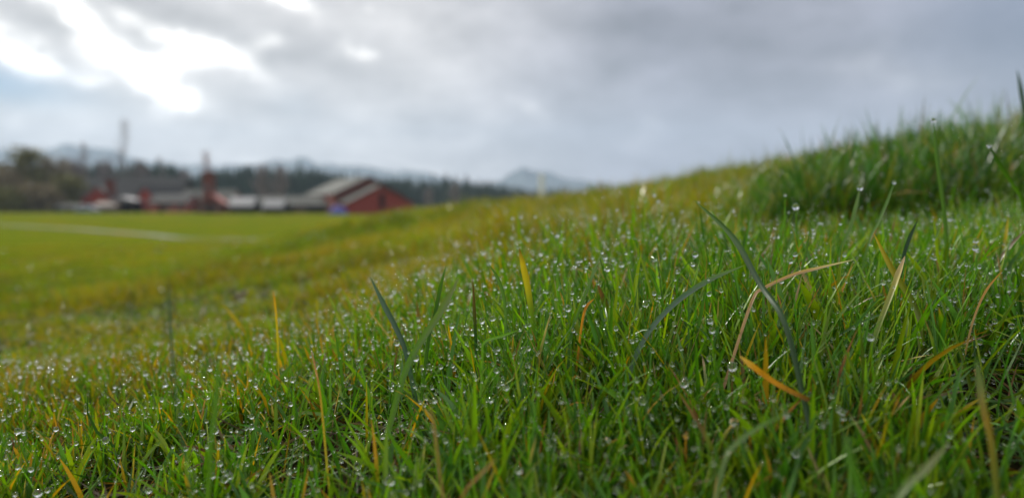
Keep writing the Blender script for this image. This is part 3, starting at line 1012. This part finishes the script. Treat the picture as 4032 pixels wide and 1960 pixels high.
def gable(mb_wall, mb_roof, W_, L_, eave, ridge, x0=0.0, y0=0.0, over=.35, th=.16):
    """gable faces -Y; ridge along Y"""
    h = W_ / 2
    mb_wall.prism([(x0 - h, -.3), (x0 + h, -.3), (x0 + h, eave), (x0, ridge), (x0 - h, eave)], y0, y0 + L_)
    sl = (ridge - eave) / h
    for s in (-1, 1):
        xe = x0 + s * (h + over)
        ze = eave - sl * over
        pts = [(x0, ridge + .02), (xe, ze + .02), (xe, ze + th + .02), (x0, ridge + th + .02)]
        if s > 0: pts = pts[::-1]
        mb_roof.prism(pts, y0 - over, y0 + L_ + over)


def window(parent, x, y, z, w, h, side='front'):
    """a framed window standing a little proud of a wall facing -Y (front) or -X (side)"""
    f = MB()
    def bx(m, a0, a1, b0, b1, c0, c1):
        if side == 'front': m.box(a0, a1, b0, b1, c0, c1)
        else: m.box(b0, b1, -a1, -a0, c0, c1)
    e = .09
    if side != 'front': x, y = -y, x
    bx(f, x - w / 2 - e, x - w / 2, y - .06, y + .02, z - e, z + h + e); bx(f, x + w / 2, x + w / 2 + e, y - .06, y + .02, z - e, z + h + e)
    bx(f, x - w / 2, x + w / 2, y - .06, y + .02, z - e, z); bx(f, x - w / 2, x + w / 2, y - .06, y + .02, z + h, z + h + e)
    bx(f, x - .03, x + .03, y - .055, y + .02, z, z + h)
    o = f.build('window', M_WHITE, parent)
    g = MB(); bx(g, x - w / 2, x + w / 2, y - .03, y + .01, z, z + h); g.build('pane', M_GLASS, o)


def door(parent, x, y, z, w, h, mat):
    d = MB(); d.box(x - w / 2, x + w / 2, y - .07, y + .02, z, z + h); d.box(x - w / 2 - .1, x + w / 2 + .1, y - .1, y + .02, z + h, z + h + .14)
    o = d.build('door', mat, parent)
    hd = MB(); hd.box(x + w / 2 - .25, x + w / 2 - .17, y - .12, y - .07, z + h * .4, z + h * .4 + .25); hd.build('handle', M_WHITE, o)


def pos(px, d):
    r_ = ray(px, 830)
    x = r_.x * d
    return Vector((x, d, gz(x, d)))


def ppm(d): return FP / d


# big barn: a lower front wing before a taller hall, ridge running back and to the left
D0 = 142.0
c = pos(1500, D0)
b1 = empty('red_barn', c, R(27), 'large red barn with grey roof, lower front wing and dark upright door', 'barn')
w1 = MB(); r1 = MB()
gable(w1, r1, 12.6, 7.0, 2.0, 5.1)
w1.build('wall', M_RED, b1); r1.build('roof', M_ROOF, b1)
door(b1, 0.2, 0, .9, 1.0, 2.6, M_DARK)
w2 = MB(); r2 = MB()
gable(w2, r2, 13.4, 24.0, 3.7, 6.9, x0=-.2, y0=7.02)
o = w2.build('wall', M_PINK, b1); o['label'] = 'pale red wall of the taller hall'
r2.build('roof', M_ROOF, b1)
g_ = MB(); g_.prism([(-6.8, 2.0), (6.4, 2.0), (6.4, 3.65), (-.2, 6.8), (-6.8, 3.65)], 6.98, 7.015)
o = g_.build('gable_end', M_BRICK, b1); o['label'] = 'dark red gable end showing above the front roof'
for yy in (10, 15, 20, 25): window(b1, -6.9, yy, 1.1, 1.3, 1.0, 'side')

# blue tarpaulin over a stack beside the barn
c = pos(1336, 139.0)
m = MB()
nx = 14
for i in range(nx):
    for j in range(6): pass
bm = bmesh.new(); bmesh.ops.create_grid(bm, x_segments=16, y_segments=8, size=1)
for v in bm.verts:
    e = max(abs(v.co.x), abs(v.co.y))
    z = (1 - e ** 3) * (1.35 - .35 * v.co.x) + .08 * math.sin(v.co.x * 9) * math.cos(v.co.y * 7)
    v.co = Vector((v.co.x * 1.7, v.co.y * 1.1, max(z, .02)))
me = bpy.data.meshes.new('tarpaulin'); bm.to_mesh(me); bm.free(); me.materials.append(M_BLUE)
for f_ in me.polygons: f_.use_smooth = True
o = bpy.data.objects.new('tarpaulin', me); COL.objects.link(o); o.location = (c.x, c.y, c.z)
tag(o, 'blue tarpaulin draped over a heap beside the red barn', 'tarpaulin')


def simple_building(name, px, d, W_, L_, eave, ridge, rz, wall, roof, label, cat, wins=(), doors=(), sidewins=()):
    c = pos(px, d)
    e = empty(name, c, rz, label, cat)
    w = MB(); r_ = MB(); gable(w, r_, W_, L_, eave, ridge)
    w.build('wall', wall, e); r_.build('roof', roof, e)
    for (x, z, ww, hh) in wins: window(e, x, 0, z, ww, hh)
    for (y, z, ww, hh) in sidewins: window(e, -W_ / 2, y, z, ww, hh, 'side')
    for (x, ww, hh) in doors: door(e, x, 0, -.1, ww, hh, M_DARK)
    return e


# ridge across the view: rotate by 90 degrees so that the long side (-X side) faces the camera
A90 = R(90)


def long_building(name, pxl, pxr, d, eave, ridge, depth, wall, roof, label, cat, n_win=4, openings=(), tilt=0.0):
    """long side towards the camera; -X side of the local frame faces the camera after a +90 degree turn"""
    cl, cr = pos(pxl, d), pos(pxr, d)
    L_ = cr.x - cl.x
    # local +Y runs towards world -X
    e = empty(name, (cr.x, d + depth / 2, cr.z), A90 + tilt, label, cat)
    w = MB(); r_ = MB(); gable(w, r_, depth, L_, eave, ridge)
    w.build('wall', wall, e); r_.build('roof', roof, e)
    for k in range(n_win):
        y = L_ * (k + .5) / n_win
        if any(a - .6 < y < b_ + .6 for a, b_ in openings): continue
        window(e, -depth / 2, y, eave * .4, min(1.3, L_ / n_win * .5), eave * .35, 'side')
    for (a, b_) in openings:
        m = MB(); m.box(-depth / 2 - .05, -depth / 2 + .02, a, b_, -.1, eave * .82); m.build('bay_shade_panel', M_DARK, e)  # flat panel on the wall, the shade of the bay painted near-black
    return e


# sheds between the barn and the tower
long_building('shed', 1000, 1300, 149, 1.5, 3.2, 8, M_TAN, M_ROOF, 'long low grey roofed shed left of the red barn', 'shed', 5, [(1.0, 4.5), (7, 11)])
long_building('shed', 905, 992, 147, 1.5, 3.0, 4.5, M_DARK, M_WHITE, 'small shed with a bright white roof right of the brick tower', 'shed', 2, [(.6, 3.2)])
long_building('shed', 1040, 1110, 143, 1.3, 2.5, 3.5, M_DARK, M_WHITE, 'low shed with a pale roof in front of the grey shed', 'shed', 2, [(.5, 2.6)])
# brick tower on its own red house
c = pos(826, 150)
tw = empty('brick_tower', c, R(8), 'narrow brick red tower rising over the farm roofs', 'tower')
m = MB(); m.box(-.95, .95, -.95, .95, -.3, 7.4); m.build('shaft', M_BRICK, tw, .05)
m = MB(); m.box(-1.12, 1.12, -1.12, 1.12, 7.4, 7.65); m.box(-.8, .8, -.8, .8, 7.65, 8.0); m.build('cap', M_BRICK, tw, .03)
for z in (2.2, 4.4): window(tw, 0, -.95, z, .6, .9)
simple_building('house', 826, 145, 4.2, 6, 2.0, 3.6, R(10), M_BRICK, M_PINK, 'small brick red house at the foot of the tower', 'house', wins=[(-1.2, .8, .7, .8), (1.2, .8, .7, .8)], doors=[(0, .9, 1.9)])
long_building('farm_building', 700, 905, 158, 2.1, 4.6, 9, M_BRICK, M_ROOF, 'grey roofed brown red farm building left of the tower', 'building', 5)
long_building('farm_building', 590, 735, 154, 2.0, 3.6, 7, M_PINK, M_ROOFD, 'low pale red building between the two red gables and tower', 'building', 3, [(4.6, 5.6)])
# red house group further left
long_building('farm_building', 300, 700, 178, 3.6, 8.0, 12, M_ROOFD, M_ROOFD, 'large dark grey roofed hall behind the red gabled houses', 'building', 7)
simple_building('house', 385, 162, 6.2, 9, 2.5, 5.3, R(22), M_RED, M_ROOFD, 'red gabled house behind the parked car', 'house', wins=[(-1.6, 1.0, 1.0, 1.0), (1.7, 1.0, 1.0, 1.0)])
simple_building('house', 575, 160, 6.4, 9, 2.4, 5.4, R(-25), M_RED, M_ROOFD, 'red gabled house right of the dark open canopy', 'house', wins=[(-1.6, 1.0, 1.0, 1.0), (1.7, 1.0, 1.0, 1.0)])
c = pos(438, 168)
ch = empty('chimney', c, 0, 'brick chimney standing above the left hand red house', 'chimney')
m = MB(); m.box(-.75, .75, -.75, .75, -.3, 7.0); m.build('shaft', M_BRICK, ch, .04)
m = MB(); m.box(-.9, .9, -.9, .9, 7.0, 7.25); m.build('cap', M_ROOFD, ch, .03)
c = pos(492, 156)
cn = empty('canopy', c, 0, 'pale roofed canopy over a black open bay', 'canopy')
m = MB(); m.prism([(-2.6, 2.35), (2.6, 2.35), (2.6, 2.5), (0, 3.2), (-2.6, 2.5)], -2, 2.5); m.build('roof', mat_simple('pale_roof', (.20, .195, .205), .6, .1, 1), cn)
for sx in (-2.3, 2.3):
    for sy in (-1.7, 2.2):
        m = MB(); m.box(sx - .1, sx + .1, sy - .1, sy + .1, -.2, 2.35); m.build('post', M_TAN, cn)
m = MB(); m.box(-2.2, 2.2, 1.2, 2.1, -.2, 2.3); m.build('bay_shade_block', M_DARK, cn)  # near-black block, stands for the shade inside the open bay
long_building('outbuilding', 378, 455, 152, 1.3, 2.0, 3, M_TAN, M_TAN, 'low tan outbuilding between the parked car and the canopy', 'outbuilding', 2)
long_building('outbuilding', 215, 318, 158, 1.0, 1.6, 3, M_DARK, M_ROOF, 'low grey roofed lean-to beside the left hand trees', 'outbuilding', 2)


# parked car
def build_car(px, d):
    c = pos(px, d)
    e = empty('parked_car', c, R(12), 'pale blue parked car in front of the left hand red house', 'car')
    m = MB()
    m.prism([(-2.0, .3), (2.0, .3), (2.05, .55), (1.95, .8), (1.1, .88), (.55, 1.38), (-.9, 1.42), (-1.6, .95), (-2.02, .85), (-2.05, .5)], -.8, .8)
    m.build('body', M_CAR, e, .05)
    m = MB(); m.prism([(1.0, .9), (.52, 1.32), (-.85, 1.36), (-1.45, .95)], -.82, .82); m.build('window', M_GLASS, e)
    for x in (-1.3, 1.3):
        for y in (-.8, .8):
            m = MB(); m.tube([(x, y - .1, .32), (x, y + .1, .32)], .32, 16); w = m.build('wheel', M_TYRE, e)
            m = MB(); m.tube([(x, y - .115, .32), (x, y + .115, .32)], .17, 12); m.build('rim', M_WHITE, w)
    m = MB(); m.box(1.99, 2.07, -.7, -.4, .58, .74); m.build('headlight', M_WHITE, e)
    m = MB(); m.box(1.99, 2.07, .4, .7, .58, .74); m.build('headlight', M_WHITE, e)


build_car(345, 146)


# ------------------------------------------------------------------ trees
def bare_tree(px, d, H, spread, label, mat=None, seed=1, twigs=900, cat='tree', name='bare_tree', lean=0.0, crown_name='branches', t_lo=.12):
    rnd = random.Random(seed)
    c = pos(px, d)
    e = empty(name, (c.x, c.y, c.z - .1), 0, label, cat, 'bare trees around the farm')
    m = MB()
    pts = [(lean * H * (k / 6) ** 1.4 + rnd.uniform(-.1, .1), rnd.uniform(-.1, .1), H * .9 * k / 6) for k in range(7)]
    m.tube(pts, [H * (.010 if H < 14 else .0045) * (1 - .82 * k / 6) for k in range(7)], 8)
    m.build('trunk', M_BARK, e)
    b = MB()
    nb = 24
    segs = []
    for k in range(nb):
        t = t_lo + (1 - t_lo) * (k + rnd.random()) / nb
        i = min(int(t * 6), 5); f = t * 6 - i
        p = Vector(pts[i]) * (1 - f) + Vector(pts[i + 1]) * f
        a = rnd.uniform(0, 6.28)
        ln = spread * (1 - .55 * t) * rnd.uniform(.6, 1.1) * (1.0 if t > .25 else .8)
        up = rnd.uniform(.7, 1.7)
        dr = Vector((math.cos(a), math.sin(a), up)).normalized()
        p1 = p + dr * ln * .6; p2 = p1 + (dr + Vector((0, 0, .4))).normalized() * ln * .6
        b.tube([p, p1, p2], [H * (.0026 if H < 14 else .0013), H * (.0016 if H < 14 else .0009), .012], 5)
        segs += [(p, p1), (p1, p2)]
    for k in range(twigs):
        s = rnd.choice(segs); f = rnd.random(); p = s[0].lerp(s[1], f)
        a = rnd.uniform(0, 6.28); dr = Vector((math.cos(a), math.sin(a), rnd.uniform(.2, 2))).normalized()
        ln = rnd.uniform(.5, 1.4) * spread / 5
        p1 = p + dr * ln; sd_ = dr.orthogonal().normalized() * (.012 + .004 * spread / 5)
        n = len(b.v)
        b.add([p - sd_, p + sd_, p1 + Vector((0, 0, .1)), p1 - Vector((0, .03, 0))], [(0, 1, 2), (0, 2, 3), (0, 3, 1), (1, 3, 2)])
    b.build(crown_name, mat or M_TWIG, e)
    return e


def leafy_tree(px, d, H, rad, mat, label, seed, n=2600, name='broadleaf_tree', base=.06, leaf=.38, group='leafy trees at the left edge of the farm'):
    r_ = np.random.default_rng(seed); rnd = random.Random(seed)
    c = pos(px, d)
    e = empty(name, (c.x, c.y, c.z - .1), 0, label, 'tree', group)
    m = MB()
    m.tube([(0, 0, 0), (.1, 0, H * .3), (-.1, .1, H * .6), (0, 0, H * .85)], [H * .022, H * .017, H * .01, .04], 8)
    limbs = []
    for k in range(9):
        a = rnd.uniform(0, 6.28); z = H * rnd.uniform(.18, .6)
        p1 = Vector((math.cos(a), math.sin(a), 0)) * rad * rnd.uniform(.4, .75) + Vector((0, 0, z + H * .22))
        m.tube([(0, 0, z), tuple(p1 * .5 + Vector((0, 0, z * .5))), tuple(p1)], [H * .008, H * .006, .03], 6); limbs.append(p1)
    m.build('trunk', M_BARK, e)
    cl = [(Vector((rnd.uniform(-1, 1) * rad * .8, rnd.uniform(-1, 1) * rad * .8, H * rnd.uniform(base + .12, .9)))) for _ in range(34)]
    P = []
    for q in cl:
        k = 1 - abs(q.z / H - .5) * .9
        q.x *= k; q.y *= k
        s = rad * rnd.uniform(.18, .38)
        P.append(r_.normal(0, 1, (n // 34, 3)) * s * .75 + np.array(q))
    P = np.concatenate(P); P[:, 2] = np.clip(P[:, 2], H * base, H * 1.02)
    N = len(P)
    a = r_.normal(0, 1, (N, 3)); a /= np.linalg.norm(a, axis=1)[:, None]
    b_ = np.cross(a, r_.normal(0, 1, (N, 3))); b_ /= np.linalg.norm(b_, axis=1)[:, None]
    s = leaf * (.6 + .8 * r_.random((N, 1)))
    V = np.stack([P - a * s, P + b_ * s * .6, P + a * s, P - b_ * s * .6], 1).reshape(-1, 3)
    F = np.arange(4 * N).reshape(-1, 4)
    np_mesh('crown', V, F, mat, e)
    return e


leafy_tree(95, 175, 14.5, 4.6, M_OLIVE, 'tallest olive green tree at the left end of the farm', 3)
leafy_tree(215, 182, 13.2, 5.2, M_BROWNL, 'rounded olive brown tree right of the tallest olive tree', 4)
leafy_tree(12, 168, 10.0, 4.8, M_BROWNL, 'brown tree cut by the left edge', 5)
leafy_tree(278, 170, 8.0, 3.4, M_OLIVE, 'small olive tree beside the grey lean-to', 6, base=.02)
leafy_tree(150, 160, 5.6, 4.4, M_BROWNL, 'low brown thicket in front of the olive trees', 8, base=.0)
leafy_tree(55, 158, 5.0, 3.8, M_OLIVE, 'low green brown thicket at the field edge', 9, base=.0)
bare_tree(492, 200, 24.5, 5.0, 'tallest bare tree, a narrow grey spire behind the farm', M_TWIG, 1, 600, lean=.02)
bare_tree(340, 205, 19.5, 3.2, 'narrow bare tree left of the tallest one', M_TWIG, 2, 700)
bare_tree(640, 210, 15.0, 3.0, 'faint bare tree right of the tallest one', M_TWIG, 3, 500)
bare_tree(826, 172, 14.2, 3.0, 'reddish bare tree rising behind the brick tower', M_TWIGR, 4, 700, lean=-.05, t_lo=.3)
bare_tree(1030, 190, 10.5, 5.0, 'wide grey brown bare tree behind the white roofed sheds', M_TWIG, 5, 1600)
bare_tree(1110, 195, 10.8, 5.0, 'grey brown bare tree between the white sheds and barn', M_TWIG, 6, 1600)
bare_tree(735, 188, 9.5, 4.5, 'bushy bare tree left of the brick tower', M_TWIG, 7, 1400)
bare_tree(300, 190, 12.5, 5.0, 'spreading bare tree beside the olive trees', M_TWIG, 8, 1600)
bare_tree(560, 196, 12.0, 5.0, 'spreading bare tree behind the right hand red gable', M_TWIG, 9, 1600)
bare_tree(420, 192, 12.0, 5.5, 'spreading bare tree behind the brick chimney', M_TWIG, 11, 1600)
bare_tree(1790, 210, 7.0, 3.8, 'pale bare bush at the foot of the fir wood right of the barn', M_TWIG, 12, 900)
bare_tree(1690, 200, 5.5, 3.0, 'low bare bush beside the right end of the red barn', M_TWIG, 13, 700)


def conifer_wood():
    """far fir wood, read as one mass"""
    rnd = random.Random(77)
    V, F = [], []
    topl = [(150, 655), (300, 648), (560, 650), (640, 640), (700, 655), (760, 690), (860, 672), (900, 665), (960, 662), (1100, 668), (1200, 664),
            (1330, 678), (1400, 700), (1560, 708), (1700, 712), (1800, 712), (1950, 722), (2050, 738), (2130, 748), (2350, 758), (2700, 760), (3400, 700)]
    xs = [a for a, b_ in topl]; ys = [b_ for a, b_ in topl]
    for row in range(5):
        px = 60.0 + row * 7
        while px < 3300:
            d = 300 + row * 22 + max(0, px - 1300) * .12 + rnd.uniform(-8, 8)
            c = pos(px, d)
            top = np.interp(px, xs, ys) + rnd.gauss(0, 9) + row * -2 + 6 + (rnd.random() < .12) * -14
            H = at(px, top, d).z - c.z
            px += rnd.uniform(18, 34) * 300 / d
            if H < 2: continue
            rad = H * rnd.uniform(.15, .21)
            n0 = len(V); seg = 8
            # trunk
            for k in range(4): V.append((c.x + .2 * math.cos(k * 1.57), c.y + .2 * math.sin(k * 1.57), c.z - .3))
            V.append((c.x, c.y, c.z + H * .5))
            for k in range(4): F.append((n0 + k, n0 + (k + 1) % 4, n0 + 4))
            for tier in range(8):
                t0 = .06 + .11 * tier; t1 = min(1.0, t0 + .22)
                r0 = rad * (1 - t0) ** .8 * rnd.uniform(.85, 1.15)
                n0 = len(V); ph = rnd.random() * 6
                for k in range(seg * 2):
                    a = ph + math.pi * k / seg; rr = r0 * (1.15 if k % 2 else .62) * rnd.uniform(.8, 1.15)
                    V.append((c.x + rr * math.cos(a), c.y + rr * math.sin(a), c.z + H * (t0 + (0 if k % 2 else .03))))
                V.append((c.x, c.y, c.z + H * t1))
                for k in range(seg * 2): F.append((n0 + k, n0 + (k + 1) % (seg * 2), n0 + seg * 2))
    o = np_mesh('conifer_wood', V, np.array(F), M_CONIFER)
    tag(o, 'dark fir wood standing along the horizon behind the farm', 'wood', None, 'stuff')


conifer_wood()


# ------------------------------------------------------------------ mountains
def mountains():
    prof = [(-2500, 600), (-900, 560), (-300, 600), (0, 600), (120, 612), (230, 590), (310, 582), (380, 588), (450, 600), (560, 640),
            (700, 655), (820, 668), (1000, 650), (1100, 648), (1190, 636), (1260, 654),
            (1340, 648), (1420, 662), (1500, 682), (1580, 692), (1680, 688), (1760, 700), (1830, 730), (1920, 745), (1970, 712), (2010, 682), (2060, 672),
            (2110, 682), (2170, 704), (2260, 716), (2340, 726), (2440, 750), (2800, 790), (6500, 760)]
    xs = np.array([a for a, _ in prof]); ys = np.array([b_ for _, b_ in prof])
    px = np.linspace(-2500, 5500, 900)
    top = np.interp(px, xs, ys)
    top = np.convolve(np.pad(top, 3, mode='edge'), np.hanning(9)[1:-1] / 4.0, 'valid') + 14 * (value_noise(px, px * 0, 26, 8) - .5) + 26 * (value_noise(px, px * 0, 75, 9) - .5) + 4
    D = 3400.0
    depth = np.linspace(-1, 1, 41)
    Vs = []
    for j, s in enumerate(depth):
        d = D + s * 900
        x = (px - 2016) / FP * D * (d / D) ** .3
        h = (800 - top) / FP * D + 40
        n = value_noise(x, np.full_like(x, s * 900), 160, 5) * .5 + value_noise(x, np.full_like(x, s * 900), 60, 6) * .25
        k = (1 - abs(s)) ** .8
        z = h * k * (1 if s == 0 else (.85 + .3 * (n - .35))) - 25
        Vs.append(np.stack([x, np.full_like(x, d), z], 1))
    V = np.stack(Vs, 0); n, m = V.shape[:2]
    I = np.arange(n * m).reshape(n, m)
    F = np.stack([I[:-1, :-1], I[:-1, 1:], I[1:, 1:], I[1:, :-1]], -1).reshape(-1, 4)
    o = np_mesh('mountains', V.reshape(-1, 3), F, M_MOUNT, smooth=True)
    tag(o, 'far blue forested mountains under low cloud', None, None, 'structure')


mountains()


# ------------------------------------------------------------------ haze
def haze():
    m, b = mat_new('haze_air')
    v = b.n('ShaderNodeVolumePrincipled')
    v.inputs['Color'].default_value = (.64, .81, 1.0, 1)
    v.inputs['Density'].default_value = 0.00018
    v.inputs['Anisotropy'].default_value = 0.2
    o = b.n('ShaderNodeOutputMaterial'); b.put(o.inputs['Volume'], v.outputs[0])
    mb = MB(); mb.box(-6900, 6900, -6100, 4500, -60, 420)
    ob = mb.build('haze', m)
    tag(ob, 'thin damp air over the whole landscape', None, None, 'stuff')


USE_HAZE = True
if USE_HAZE: haze()
